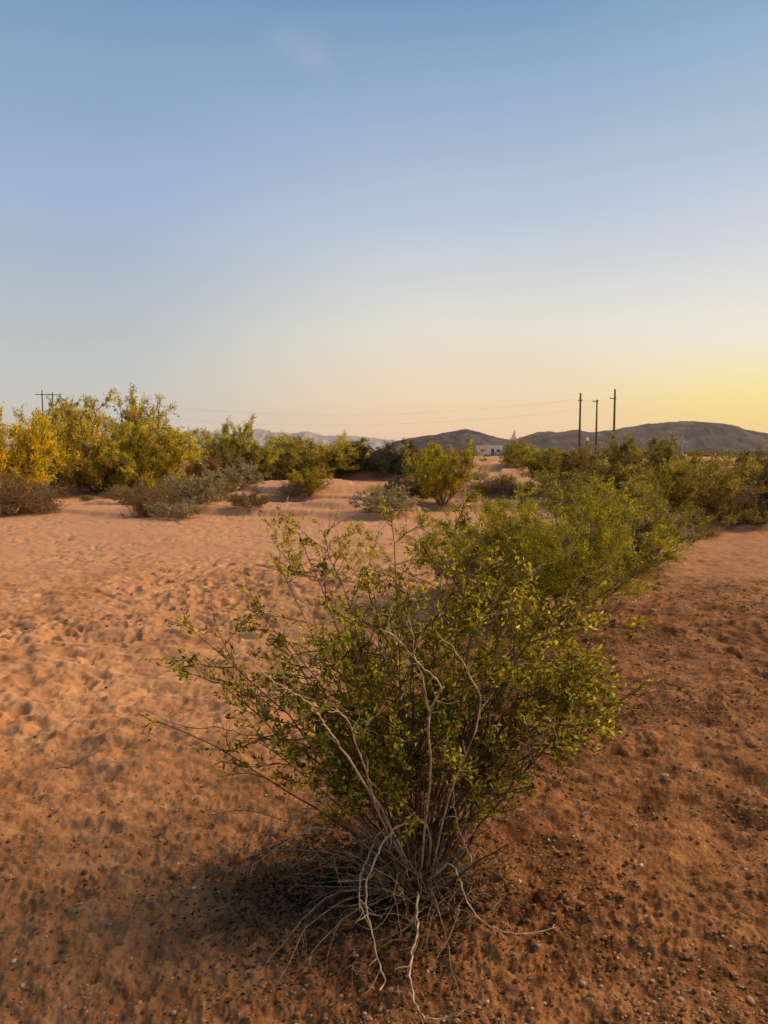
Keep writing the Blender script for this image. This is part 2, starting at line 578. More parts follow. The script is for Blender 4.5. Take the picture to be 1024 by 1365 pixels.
def hill_mat(name, c1, c2, c3):
    m, t = mat_new(name)
    tcn = N(t, 'ShaderNodeTexCoord')
    n = N(t, 'ShaderNodeTexNoise'); n.inputs['Scale'].default_value = .03; n.inputs['Detail'].default_value = 8
    t.links.new(tcn.outputs['Object'], n.inputs['Vector'])
    r = ramp(t, [(.3, (*c1, 1)), (.52, (*c2, 1)), (.72, (*c3, 1))], 'LINEAR')
    t.links.new(n.outputs[0], r.inputs[0])
    p = N(t, 'ShaderNodeBsdfPrincipled'); p.inputs['Roughness'].default_value = 1
    p.inputs['Specular IOR Level'].default_value = 0
    t.links.new(r.outputs[0], p.inputs['Base Color'])
    o = N(t, 'ShaderNodeOutputMaterial'); t.links.new(p.outputs[0], o.inputs[0])
    return m


M['ground'] = ground_mat()
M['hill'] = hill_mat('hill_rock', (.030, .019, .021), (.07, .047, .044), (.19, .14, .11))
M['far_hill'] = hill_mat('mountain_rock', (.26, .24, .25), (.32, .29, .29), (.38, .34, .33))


def stone_mat(name, c1, c2):
    m, t = mat_new(name)
    g = N(t, 'ShaderNodeNewGeometry'); oi = N(t, 'ShaderNodeObjectInfo')
    ad = N(t, 'ShaderNodeMath', operation='ADD'); fr = N(t, 'ShaderNodeMath', operation='FRACT')
    t.links.new(g.outputs['Random Per Island'], ad.inputs[0]); t.links.new(oi.outputs['Random'], ad.inputs[1])
    t.links.new(ad.outputs[0], fr.inputs[0])
    r = ramp(t, [(0, (*c1, 1)), (1, (*c2, 1))], 'LINEAR'); t.links.new(fr.outputs[0], r.inputs[0])
    tcn = N(t, 'ShaderNodeTexCoord')
    n = N(t, 'ShaderNodeTexNoise'); n.inputs['Scale'].default_value = 120; t.links.new(tcn.outputs['Object'], n.inputs['Vector'])
    mx = N(t, 'ShaderNodeMix', data_type='RGBA', blend_type='MULTIPLY'); mx.inputs['Factor'].default_value = .5
    t.links.new(r.outputs[0], mx.inputs[6]); t.links.new(n.outputs['Color'], mx.inputs[7])
    p = N(t, 'ShaderNodeBsdfPrincipled'); p.inputs['Roughness'].default_value = .9; p.inputs['Specular IOR Level'].default_value = .1
    t.links.new(mx.outputs[2], p.inputs['Base Color'])
    o = N(t, 'ShaderNodeOutputMaterial'); t.links.new(p.outputs[0], o.inputs[0])
    return m


M['stone'] = stone_mat('pale_stone', (.36, .22, .12), (.80, .62, .45))
M['gravel'] = stone_mat('gravel_stone', (.22, .10, .04), (.66, .44, .27))
M['dark_stone'] = stone_mat('dark_stone', (.05, .035, .03), (.08, .05, .04))
M['litter'] = leaf_mat('dry_litter', [(.02, .010, .004), (.04, .02, .008), (.08, .04, .015), (.20, .115, .05)], .05, False, .9)

# ------------------------------------------------------------------ ground sheet
def polar_ground():
    a_f = np.arange(-46, 46.001, .098)
    a_c = np.arange(50, 310.001, 4.0)
    ang = np.radians(np.concatenate([a_f, a_c]))          # closed loop: 46 -> 50 ... 310 -> 314 (= -46)
    rs = [0.30, .5, .7, .9, 1.1]
    r = 1.25
    while r < 34:
        rs.append(r); r *= 1.0036 if r < 12 else 1.006
    while r < 200:
        rs.append(r); r *= 1.02
    while r < 12000:
        rs.append(r); r *= 1.12
    rs = np.array(rs)
    na, nr = len(ang), len(rs)
    RR, AA = np.meshgrid(rs, ang, indexing='ij')
    X = RR * np.sin(AA); Y = RR * np.cos(AA)
    Z = height(X, Y)
    V = np.stack([X, Y, Z], -1).reshape(-1, 3)
    V = np.concatenate([V, [[0, 0, H0]]])
    i = np.arange(nr - 1)[:, None] * na; j = np.arange(na)[None, :]; j2 = (j + 1) % na
    Fq = np.stack([i + j, i + na + j, i + na + j2, i + j2], -1).reshape(-1, 4)
    # inner disc as quads closing on the centre
    c = len(V) - 1
    fan = [[k, (k + 1) % na, (k + 2) % na, c] for k in range(0, na - 1, 2)]
    if na % 2:
        fan.append([na - 1, 0, c, c])
        fan = fan[:-1]
    Fq = np.concatenate([Fq, np.array(fan)])
    soil = np.concatenate([soil_shade_mask(X.ravel(), Y.ravel()), [1.0]])
    xf_, yf_ = X.ravel(), Y.ravel(); rf_ = np.hypot(xf_, yf_)
    wash = .75 * sstep(8.5, 13, rf_ + fbm(xf_ * .4, yf_ * .4, 140, 3) * 5) * (1 - soil[:-1]) * (1 - sstep(60, 120, rf_))
    wash = np.concatenate([wash, [0.0]])
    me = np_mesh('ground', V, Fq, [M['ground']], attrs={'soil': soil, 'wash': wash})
    return link('ground', me)


ground = tag(polar_ground(), 'rippled orange desert sand and brown gravelly soil', 'ground', kind='structure')

# ------------------------------------------------------------------ hills
def ridge(name, prof, Y, width, mat, seed, label, rough=.34):
    """prof: photo pixels of the skyline; the hill is a real range with a rounded section"""
    pts = [at_depth(px, py, Y) for px, py in prof]
    xs = np.array([p.x for p in pts]); zs = np.array([p.z for p in pts])
    nx, ny = 620, 90
    x = np.linspace(xs[0], xs[-1], nx); v = np.linspace(-1, 1, ny)
    XX, VV = np.meshgrid(x, v, indexing='ij')
    HH = np.interp(XX.ravel(), xs, zs).reshape(XX.shape)
    YY = Y + VV * width + fbm(XX * 2.2 / width, XX * 0 + 1, seed + 9, 3) * width * .0
    sect = np.cos(np.clip(np.abs(VV), 0, 1) * np.pi / 2) ** 1.4
    g = fbm(XX / (width * .22), YY / (width * .30), seed, 5, .55)
    g2 = np.abs(fbm(XX / (width * .16), YY / (width * .5), seed + 5, 4, .5))
    Z = HH * sect * (1 + rough * 1.2 * g * (1 - sect ** 6 * .8)) - HH * g2 * rough * 1.6 * np.sin(np.clip(sect, 0, 1) * np.pi)
    Z += fbm(XX / 22, YY / 22, seed + 3, 4, .6) * HH * .14 * sect - 3
    V = np.stack([XX, YY, Z + 3 * sect], -1).reshape(-1, 3)
    i = np.arange(nx - 1)[:, None] * ny; j = np.arange(ny - 1)[None, :]
    Fq = np.stack([i + j, i + ny + j, i + ny + j + 1, i + j + 1], -1).reshape(-1, 4)
    o = link(name, np_mesh(name, V, Fq, [mat]))
    tag(o, label, 'hill', kind='structure')
    return o


ridge('hill', [(505, 603), (530, 587), (560, 582), (590, 577), (618, 573), (630, 574), (650, 580), (672, 585), (690, 588), (715, 597), (735, 604)],
      1250, 170, M['hill'], 71, 'small dark rounded hill on the skyline near the centre')
ridge('hill', [(655, 604), (680, 590), (700, 582), (722, 576), (745, 576), (765, 573), (790, 576), (815, 574), (840, 570), (865, 566), (900, 562),
               (925, 561), (945, 563), (965, 568), (990, 575), (1024, 581), (1080, 590), (1150, 598), (1230, 604)],
      1500, 260, M['hill'], 83, 'long dark hill on the skyline at the right')
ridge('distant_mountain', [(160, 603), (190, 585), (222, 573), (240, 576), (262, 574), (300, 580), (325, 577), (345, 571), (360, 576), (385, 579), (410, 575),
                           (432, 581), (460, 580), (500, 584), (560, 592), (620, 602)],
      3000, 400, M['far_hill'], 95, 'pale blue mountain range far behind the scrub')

# ------------------------------------------------------------------ plants
def rot_about(v, axis, ang):
    return Matrix.Rotation(ang, 3, axis) @ v


def perp(v, rnd):
    a = Vector((rnd.uniform(-1, 1), rnd.uniform(-1, 1), rnd.uniform(-1, 1)))
    p = v.cross(a)
    return p.normalized() if p.length > 1e-4 else v.orthogonal().normalized()


def walk(rnd, p, d, length, n, wob, up):
    pts = [p.copy()]
    d = d.normalized()
    for i in range(n):
        d = (d + Vector((rnd.gauss(0, wob), rnd.gauss(0, wob), rnd.gauss(0, wob) + up))).normalized()
        p = p + d * (length / n)
        pts.append(p.copy())
    return pts


def sample(pts, t):
    f = t * (len(pts) - 1); i = min(int(f), len(pts) - 2)
    q = pts[i].lerp(pts[i + 1], f - i)
    return q, (pts[i + 1] - pts[i]).normalized()


def plant(seed, H, lean=(5, 50), nst=16, nside=6, ntw=5, nleaf=8, leaf=.03, t0=.35, side=.32, tw=.14, up=.06, r=.012,
          base_r=.08, squash=1.0, aspect=.55, clump=.02, wob=.09, minz=.04, lenvar=(.75, 1.1), k=4):
    rnd = random.Random(seed); rng = np.random.default_rng(seed)
    tb = Tubes(k); C = []; AX = []
    for s in range(nst):
        az = 2 * math.pi * (s + rnd.uniform(-.4, .4)) / nst * 2.618
        le = R(lean[0] + (lean[1] - lean[0]) * math.sqrt(rnd.random()))
        d = Vector((math.sin(le) * math.cos(az), math.sin(le) * math.sin(az), math.cos(le)))
        p = Vector((base_r * rnd.random() * math.cos(az), base_r * rnd.random() * math.sin(az), -.03))
        ln = H * rnd.uniform(*lenvar) * (1 + .12 * math.sin(le))
        pts = walk(rnd, p, d, ln, 9, wob, up)
        tb.add(pts, r * rnd.uniform(.7, 1.2), r * .25, k)
        for q in range(nside):
            t = t0 + (1 - t0) * ((q + rnd.random()) / nside)
            a, td = sample(pts, min(t, .99))
            dd = rot_about(td, perp(td, rnd), R(rnd.uniform(22, 62)))
            sp = walk(rnd, a, dd, H * side * rnd.uniform(.5, 1.1), 5, wob * 1.3, up)
            tb.add(sp, r * .38, r * .12, 3)
            for u in range(ntw):
                b, td2 = sample(sp, rnd.uniform(.25, .99))
                d3 = rot_about(td2, perp(td2, rnd), R(rnd.uniform(15, 65)))
                tp = walk(rnd, b, d3, H * tw * rnd.uniform(.5, 1.2), 3, wob, up)
                tb.add(tp, r * .16, r * .07, 3)
                for v in range(nleaf):
                    c, td3 = sample(tp, rnd.uniform(.1, 1))
                    c = c + Vector((rnd.gauss(0, clump), rnd.gauss(0, clump), rnd.gauss(0, clump))) * H
                    if c.z > minz:
                        C.append((c.x, c.y, c.z)); AX.append(tuple(td3))
    return tb, np.array(C), np.array(AX), rng


PROTO = {}


def proto(kind, variant):
    key = (kind, variant)
    if key in PROTO:
        return PROTO[key]
    sd_ = hash_seed = {'creosote': 100, 'creosote_near': 200, 'palo': 300, 'bursage': 400, 'brush': 500, 'dense': 600, 'far': 700, 'spindly': 800, 'sprig': 900}[kind] + variant
    if kind == 'creosote':
        a = dict(H=1, lean=(5, 52), nst=22, nside=10, ntw=8, nleaf=14, leaf=.032, t0=.2, side=.3, tw=.13, r=.010, base_r=.07)
    elif kind == 'creosote_near':
        a = dict(H=1, lean=(6, 58), nst=28, nside=10, ntw=10, nleaf=17, leaf=.020, aspect=.42, t0=.22, side=.3, tw=.12, r=.007, base_r=.08, clump=.010)
    elif kind == 'palo':
        a = dict(H=1, lean=(4, 62), nst=20, nside=13, ntw=12, nleaf=16, leaf=.027, lenvar=(.8, 1.0), t0=.08, side=.34, tw=.13, r=.016, base_r=.06, clump=.016, up=.03, aspect=.4)
    elif kind == 'sprig':
        a = dict(H=1, lean=(20, 70), nst=11, nside=4, ntw=4, nleaf=8, leaf=.05, t0=.4, side=.25, tw=.12, r=.007, base_r=.3, clump=.02)
    elif kind == 'bursage':
        a = dict(H=1, lean=(10, 82), nst=26, nside=6, ntw=6, nleaf=9, leaf=.065, t0=.25, side=.35, tw=.16, r=.010, base_r=.15, up=.02, clump=.03)
    elif kind == 'brush':
        a = dict(H=1, lean=(5, 70), nst=46, nside=8, ntw=6, nleaf=4, leaf=.045, t0=.2, side=.35, tw=.2, r=.014, base_r=.15, up=.0, wob=.14)
    elif kind == 'dense':
        a = dict(H=1, lean=(5, 74), nst=24, nside=10, ntw=9, nleaf=15, lenvar=(.8, 1.0), leaf=.042, t0=.1, side=.32, tw=.16, r=.012, base_r=.2, up=.0, clump=.03)
    elif kind == 'far':
        a = dict(H=1, lean=(5, 66), nst=10, nside=6, ntw=5, nleaf=11, leaf=.085, t0=.15, side=.36, tw=.18, r=.014, base_r=.12, up=.01, clump=.035)
    elif kind == 'spindly':
        a = dict(H=1, lean=(2, 14), nst=4, nside=8, ntw=6, nleaf=14, leaf=.028, t0=.55, side=.16, tw=.08, r=.012, base_r=.05, up=.02, clump=.012)
    tb, C, AX, rng = plant(sd_, **a)
    ext = np.percentile(np.abs(C[:, :2]), 96)
    top = np.percentile(C[:, 2], 99.3)
    leafm = M['leaf']
    me_l = leaves_mesh(kind + '_foliage', C, a['leaf'], leafm, rng, axis=AX)
    me_s = tb.mesh(kind + '_stem', M['trunk'] if kind != 'brush' else M['dead_dark'])
    PROTO[key] = (me_s, me_l, ext, top)
    return PROTO[key]


ROOTS = {}


def put_plant(kind, variant, loc, hgt, width, rz, col, name, label, cat, group=None, part=('stem', 'foliage')):
    me_s, me_l, ext, top = proto(kind, variant)
    key = (kind, variant, name)
    if key not in ROOTS:
        root = bpy.data.objects.new(name, None); COL.objects.link(root)
        a = link(part[0], me_s, root); b = link(part[1], me_l, root)
        ROOTS[key] = (root, a, b)
    else:
        r0, a0, b0 = ROOTS[key]
        root = r0.copy(); COL.objects.link(root)
        for k in ('group',):
            if k in root: del root[k]
        a = a0.copy(); COL.objects.link(a); a.parent = root
        b = b0.copy(); COL.objects.link(b); b.parent = root
    root.location = loc
    root.rotation_euler = (0, 0, rz)
    sx = width / 2 / ext
    root.scale = (sx, sx, hgt / top)
    root.empty_display_size = .2
    b.color = (*col, 1)
    tag(root, label, cat, group)
    return root


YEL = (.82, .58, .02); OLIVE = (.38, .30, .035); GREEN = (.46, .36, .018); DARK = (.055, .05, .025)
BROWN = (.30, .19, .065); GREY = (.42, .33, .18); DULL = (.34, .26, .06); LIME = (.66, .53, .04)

# px, base py, top py, width px, kind, variant, colour, name, label, category
PL = [
    (-6, 672, 536, 136, 'palo', 0, YEL, 'palo_verde_tree', 'bright yellow bushy tree cut by the left edge of the view', 'tree'),
    (136, 658, 530, 160, 'palo', 1, LIME, 'palo_verde_tree', 'tallest yellow green bushy tree in the group at left', 'tree'),
    (200, 655, 566, 124, 'palo', 2, LIME, 'palo_verde_tree', 'lower yellow green tree on the right flank of the tallest tree', 'tree'),
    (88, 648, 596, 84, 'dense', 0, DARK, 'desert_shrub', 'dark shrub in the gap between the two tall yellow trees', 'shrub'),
    (14, 686, 630, 100, 'brush', 0, BROWN, 'dry_shrub', 'bare brown twiggy shrub under the yellow tree at left edge', 'shrub'),
    (200, 690, 640, 66, 'brush', 1, BROWN, 'dry_shrub', 'dead brown stumpy shrub on the sand below the tallest tree', 'shrub'),
    (262, 672, 618, 84, 'bursage', 0, GREY, 'desert_shrub', 'straw grey low shrub beside the dead stumpy shrub', 'shrub'),
    (248, 650, 586, 104, 'dense', 1, (.34, .23, .075), 'desert_shrub', 'rust brown shrub right of the yellow green trees', 'shrub'),
    (290, 648, 588, 116, 'dense', 2, (.30, .22, .06), 'desert_shrub', 'brown olive shrub left of the small upright yellow tree', 'shrub'),
    (318, 642, 565, 84, 'palo', 3, LIME, 'palo_verde_tree', 'small upright yellow green tree rising from brown shrubs', 'tree'),
    (322, 652, 618, 56, 'bursage', 1, GREY, 'desert_shrub', 'small straw coloured shrub at the edge of the sand bank', 'shrub'),
    (364, 640, 587, 112, 'dense', 0, DULL, 'desert_shrub', 'olive shrub in the shrub row left of the centre', 'shrub'),
    (408, 636, 583, 124, 'palo', 0, LIME, 'desert_shrub', 'yellow green shrub standing over the pale sand bank', 'shrub'),
    (414, 660, 624, 56, 'creosote', 0, GREEN, 'creosote_bush', 'small green bush alone on the sand bank', 'bush'),
    (450, 628, 584, 92, 'dense', 1, LIME, 'desert_shrub', 'yellowish shrub behind the darkest shrub clump', 'shrub'),
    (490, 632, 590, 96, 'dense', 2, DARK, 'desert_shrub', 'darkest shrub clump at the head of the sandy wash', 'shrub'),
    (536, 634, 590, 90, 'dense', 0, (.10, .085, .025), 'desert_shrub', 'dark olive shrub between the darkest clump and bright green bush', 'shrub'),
    (590, 674, 592, 84, 'creosote', 1, GREEN, 'creosote_bush', 'bright green airy bush below the small hill', 'bush'),
    (512, 684, 650, 84, 'bursage', 2, GREY, 'desert_shrub', 'low grey shrub at the foot of the bright green airy bush', 'shrub'),
    (545, 672, 628, 60, 'bursage', 0, (.15, .12, .06), 'desert_shrub', 'low dark grey shrub left of bright green airy bush', 'shrub'),
    (690, 622, 582, 38, 'dense', 1, OLIVE, 'desert_shrub', 'small olive shrub beside the white building', 'shrub'),
    (735, 648, 598, 90, 'creosote', 2, OLIVE, 'creosote_bush', 'olive bush under the leftmost of three wooden poles', 'bush'),
    (790, 652, 598, 90, 'dense', 2, DULL, 'desert_shrub', 'dull olive shrub under the pair of poles at right', 'shrub'),
    (850, 668, 584, 110, 'palo', 2, OLIVE, 'palo_verde_tree', 'olive bushy tree in front of the long hill', 'tree'),
    (925, 698, 610, 120, 'creosote', 3, OLIVE, 'creosote_bush', 'broad dark olive bush at the edge of the open soil at right', 'bush'),
    (985, 672, 606, 110, 'dense', 0, (.13, .11, .03), 'desert_shrub', 'dull green shrub near the right edge before the long hill', 'shrub'),
    (1040, 665, 604, 120, 'dense', 1, OLIVE, 'desert_shrub', 'olive shrub cut by the right edge of the view', 'shrub'),
    (1018, 696, 655, 60, 'dense', 2, DARK, 'desert_shrub', 'low blackish shrub on bare soil at the right edge', 'shrub'),
    (970, 694, 648, 84, 'brush', 2, BROWN, 'dry_shrub', 'dry straw shrub beside the low blackish shrub', 'shrub'),
    (785, 712, 630, 160, 'creosote', 0, OLIVE, 'creosote_bush', 'green bush behind the bush with dark dead stems', 'bush'),
    (848, 752, 648, 150, 'creosote_near', 0, OLIVE, 'creosote_bush', 'bush with dark dead stems at its foot on the right', 'bush'),
    (838, 762, 690, 90, 'brush', 0, DARK, 'dry_shrub', 'tangle of dark dead stems behind the large front bush', 'shrub'),
    (742, 826, 652, 240, 'creosote_near', 1, GREEN, 'creosote_bush', 'leafy green bush directly behind the large front bush', 'bush'),
    (770, 774, 700, 110, 'brush', 2, (.24, .17, .07), 'dry_shrub', 'leafless brown shrub half hidden at right behind the large front bush', 'shrub'),
    (640, 800, 684, 180, 'creosote_near', 2, GREEN, 'creosote_bush', 'green bush showing over the top of the large front bush', 'bush'),
    (425, 772, 692, 180, 'sprig', 3, GREEN, 'creosote_bush', 'sparse low bush of thin sprigs left of the large front bush', 'bush'),
]
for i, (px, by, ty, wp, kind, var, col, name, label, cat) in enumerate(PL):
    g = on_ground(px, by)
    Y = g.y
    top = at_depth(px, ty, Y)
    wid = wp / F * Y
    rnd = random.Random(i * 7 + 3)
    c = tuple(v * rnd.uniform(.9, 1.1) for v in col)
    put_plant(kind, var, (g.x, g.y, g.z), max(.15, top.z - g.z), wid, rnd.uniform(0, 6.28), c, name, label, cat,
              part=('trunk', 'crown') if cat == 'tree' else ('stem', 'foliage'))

# two thin bare-stemmed trees that poke over the group at left
for px, ty, Y, lab in ((72, 530, 60, 'thin sparse tree rising beside the left pair of power poles'),
                       (204, 542, 55, 'thin bare tree with two small tufts above the lower yellow green tree')):
    p = at_depth(px, ty, Y); z = gz(p.x, p.y, False)
    put_plant('spindly', 0 if px < 100 else 1, (p.x, p.y, z), p.z - z, 3.0, px * .7, BROWN if px > 100 else DULL, 'thin_tree', lab, 'tree', part=('trunk', 'crown'))

# low tufts along the cut banks
rnd = random.Random(21)
TUFTS = [(40, 652), (75, 664), (112, 668), (150, 664), (172, 672), (222, 664), (238, 692), (285, 668), (305, 660), (386, 664), 
         (330, 676), (60, 684), (640, 640), (655, 662), (672, 648), (668, 680), (690, 664), (940, 716), (905, 722), (1005, 664), (995, 702), (520, 660), (560, 650)]
for k, (px, by) in enumerate(TUFTS):
    g = on_ground(px + rnd.uniform(-6, 6), by)
    hgt = rnd.uniform(.22, .55)
    put_plant(('bursage', 'brush')[k % 2], rnd.randrange(3), (g.x, g.y, g.z), hgt, hgt * rnd.uniform(1.6, 2.8), rnd.uniform(0, 6.28),
              (GREY, BROWN, DULL)[k % 3], 'dry_tuft', 'low dry tuft growing along the sand banks', 'tuft', 'low dry tufts along the sand banks')

# the scrub between the near plants and the hills
rnd = random.Random(5)
bands = [(36, 60, 34, (.9, 1.7)), (60, 100, 60, (1.3, 2.3)), (100, 170, 90, (1.6, 2.7))]
cols = [OLIVE, DULL, LIME, OLIVE, (.20, .13, .045), BROWN]
for bi, (y0, y1, n, hh) in enumerate(bands):
    for k in range(n):
        px = (k + rnd.random()) / n * 1300 - 140
        Y = rnd.uniform(y0, y1)
        if bi == 0 and 330 < px < 700 and Y < 55:
            continue
        x = (px - 512) / F * Y
        H = rnd.uniform(*hh)
        H *= .92 if px < 480 else .60
        if 600 < px < 700 and bi > 0:
            H *= .5
        put_plant('far', rnd.randrange(5), (x, Y, gz(x, Y, False)), H, H * rnd.uniform(1.2, 1.9), rnd.uniform(0, 6.28),
                  tuple(v * rnd.uniform(.8, 1.15) for v in cols[rnd.randrange(6)]), 'desert_shrub',
                  ('low shrub in the nearest scrub behind the open sand', 'olive shrub in the middle distance scrub', 'small far shrub in the scrub belt before the hills')[bi], 'shrub',
                  ('nearest scrub behind the sand', 'middle distance scrub', 'far scrub before the hills')[bi])

# beyond that the scrub reads as one mass
def far_scrub():
    rng = np.random.default_rng(9)
    n = 2600
    Y = rng.uniform(170, 1000, n) ** 1.0
    X = rng.uniform(-.75, .75, n) * Y
    H = rng.uniform(1.0, 2.6, n)
    C = []
    for x, y, h in zip(X, Y, H):
        m = 26
        u = rng.normal(size=(m, 3)); u /= np.linalg.norm(u, axis=1)[:, None]
        u *= rng.uniform(.5, 1, (m, 1)) * np.array([h * .95, h * .95, h * .5])
        u[:, 2] += h * .45
        C.append(u + np.array([x, y, 0]))
    me = leaves_mesh('distant_scrub', np.concatenate(C), .75, M['leaf'], rng, aspect=.7)
    o = link('distant_scrub', me); o.color = (.15, .125, .04, 1)
    tag(o, 'distant belt of desert scrub reaching to the hills', 'scrub', kind='stuff')


far_scrub()

# ------------------------------------------------------------------ the large creosote bush in front
BX, BY = on_ground(556, 1192).xy
BZ = gz(BX, BY, False)
bush = bpy.data.objects.new('creosote_bush', None); COL.objects.link(bush)
bush.location = (BX, BY, BZ)
tag(bush, 'large green creosote bush in front with pale dead branches drooping round its base', 'bush')
Bv = Vector((BX, BY, BZ))


def part(name, me):
    me.transform(Matrix.Translation(-Bv))
    return link(name, me, bush)


rnd = random.Random(12); rng = np.random.default_rng(12)
LC = []; LA = []
DRYS = []


def leafy(tb, tp, n, clump=.010):
    for v in range(n):
        c, td3 = sample(tp, rnd.uniform(.05, 1))
        c = c + Vector((rnd.gauss(0, clump), rnd.gauss(0, clump), rnd.gauss(0, clump)))
        LC.append(tuple(c)); LA.append(tuple(td3))


def twiggy(tb, pts, t0, nside, side, ntw, tw, nl, r, up=.04):
    for q in range(nside):
        t = t0 + (1 - t0) * ((q + rnd.random()) / nside)
        a, td = sample(pts, min(t, .995))
        dd = rot_about(td, perp(td, rnd), R(rnd.uniform(22, 60)))
        dd = Vector((dd.x, dd.y, dd.z * .45)).normalized()
        sp = walk(rnd, a, dd, side * rnd.uniform(.45, 1.25), 5, .13, up * .5)
        tb.add(sp, r * .5, r * .22, 4)
        for u in range(ntw):
            b, td2 = sample(sp, rnd.uniform(.25, .99))
            d3 = rot_about(td2, perp(td2, rnd), R(rnd.uniform(15, 65)))
            tp = walk(rnd, b, d3, tw * rnd.uniform(.5, 1.25), 3, .12, up)
            tb.add(tp, r * .24, r * .12, 3)
            if rnd.random() < .10: DRYS.append((walk(rnd, tp[-1], dd, tw * 1.6, 4, .15, up), .0017))
            leafy(tb, tp, int(nl * rnd.uniform(.5, 1.4)))


# live stems, each with an aim point seen in the photo: px, py, depth, leafiness
aims = []
for _ in range(38):
    az = rnd.uniform(0, 2 * math.pi)
    rr = .56 * math.sqrt(rnd.random())
    ex = .10 + rr * math.cos(az) * 1.0
    ey = .26 + rr * math.sin(az) * .75
    top = 1.13 - .50 * (rr / .56) ** 2 + rnd.uniform(-.14, .10)
    if ey < 0:
        top = max(top, .55)
    aims.append((Vector((BX + ex, BY + ey, BZ + top)), 1.0))
side_aims = [(300, 835, 2.9, .5), (285, 895, 2.85, .45), (330, 1010, 2.6, .3), (205, 950, 2.75, .12), (380, 850, 2.9, .8), (345, 800, 3.2, .5), (400, 720, 3.4, .45),
             (370, 740, 3.5, .3), (440, 700, 3.3, .6), (845, 905, 2.8, .35), (800, 855, 3.0, .5), (820, 810, 3.1, .5), (790, 930, 2.8, .6), (700, 1050, 2.5, .35), (740, 980, 2.6, .7),
             (400, 960, 2.6, .7), (430, 1010, 2.5, .6), (420, 900, 2.6, .8), (520, 690, 3.2, .9), (620, 690, 3.2, .9), (700, 720, 3.1, .9), (760, 790, 3.1, .8), (470, 1020, 2.5, .6), (650, 1010, 2.5, .8), (600, 1000, 2.5, .8)]
for px, py, Y, lf in side_aims:
    aims.append((at_depth(px, py, Y), lf))
for ai, (E, lf) in enumerate(aims):
    tb = Tubes(6)
    a0 = rnd.uniform(0, 6.28)
    P0 = Bv + Vector((.10 * rnd.random() * math.cos(a0), .09 * rnd.random() * math.sin(a0), -.03))
    d = E - P0
    mid = P0 + Vector((d.x * .32, d.y * .32, d.z * .50 + .02))
    pts = []
    n = 12
    wx = Vector((0, 0, 0))
    for i in range(n + 1):
        t = i / n
        q = P0 * (1 - t) ** 2 + mid * 2 * t * (1 - t) + E * t * t
        if 0 < i:
            wx += Vector((rnd.gauss(0, .009), rnd.gauss(0, .009), rnd.gauss(0, .007)))
        pts.append(q + wx)
    r0 = rnd.uniform(.0038, .0065)
    tb.add(pts, r0, .0016, 6)
    Ls = (E - P0).length
    twiggy(tb, pts, .36 if lf > .7 else .66, max(3, int(10 * lf + 1)), .22, 7, .095, 13 * (.5 + .5 * lf), r0)
    part('stem', tb.mesh('stem', M['stem']))
rnd.shuffle(DRYS)
for pts_, r_ in DRYS[:95]:
    tb = Tubes(4); tb.add(pts_, r_, r_ * .5, 4); part('dry_twig', tb.mesh('dry_twig', M['dead']))
LC = np.array(LC)
# keep the open skirt: no leaves low down near the foot
keep = (LC[:, 2] - BZ > .24) | (np.hypot(LC[:, 0] - BX, LC[:, 1] - BY) > .42)
keep &= LC[:, 2] - BZ > .10
# foliage sits in clumps with open gaps between
cn_ = fbm(LC[:, 0] * 8 + LC[:, 2] * 5, LC[:, 1] * 8 - LC[:, 2] * 6.5, 77, 2)
keep &= (cn_ > -.035) | (rng.random(len(LC)) < .10)
LC = LC[keep]; LA = np.array(LA)[keep]
print('near leaves', len(LC))
me = leaves_mesh('foliage', LC, .0245, M['leaf_near'], rng, aspect=.42, axis=LA, fold=.35)
part('foliage', me)

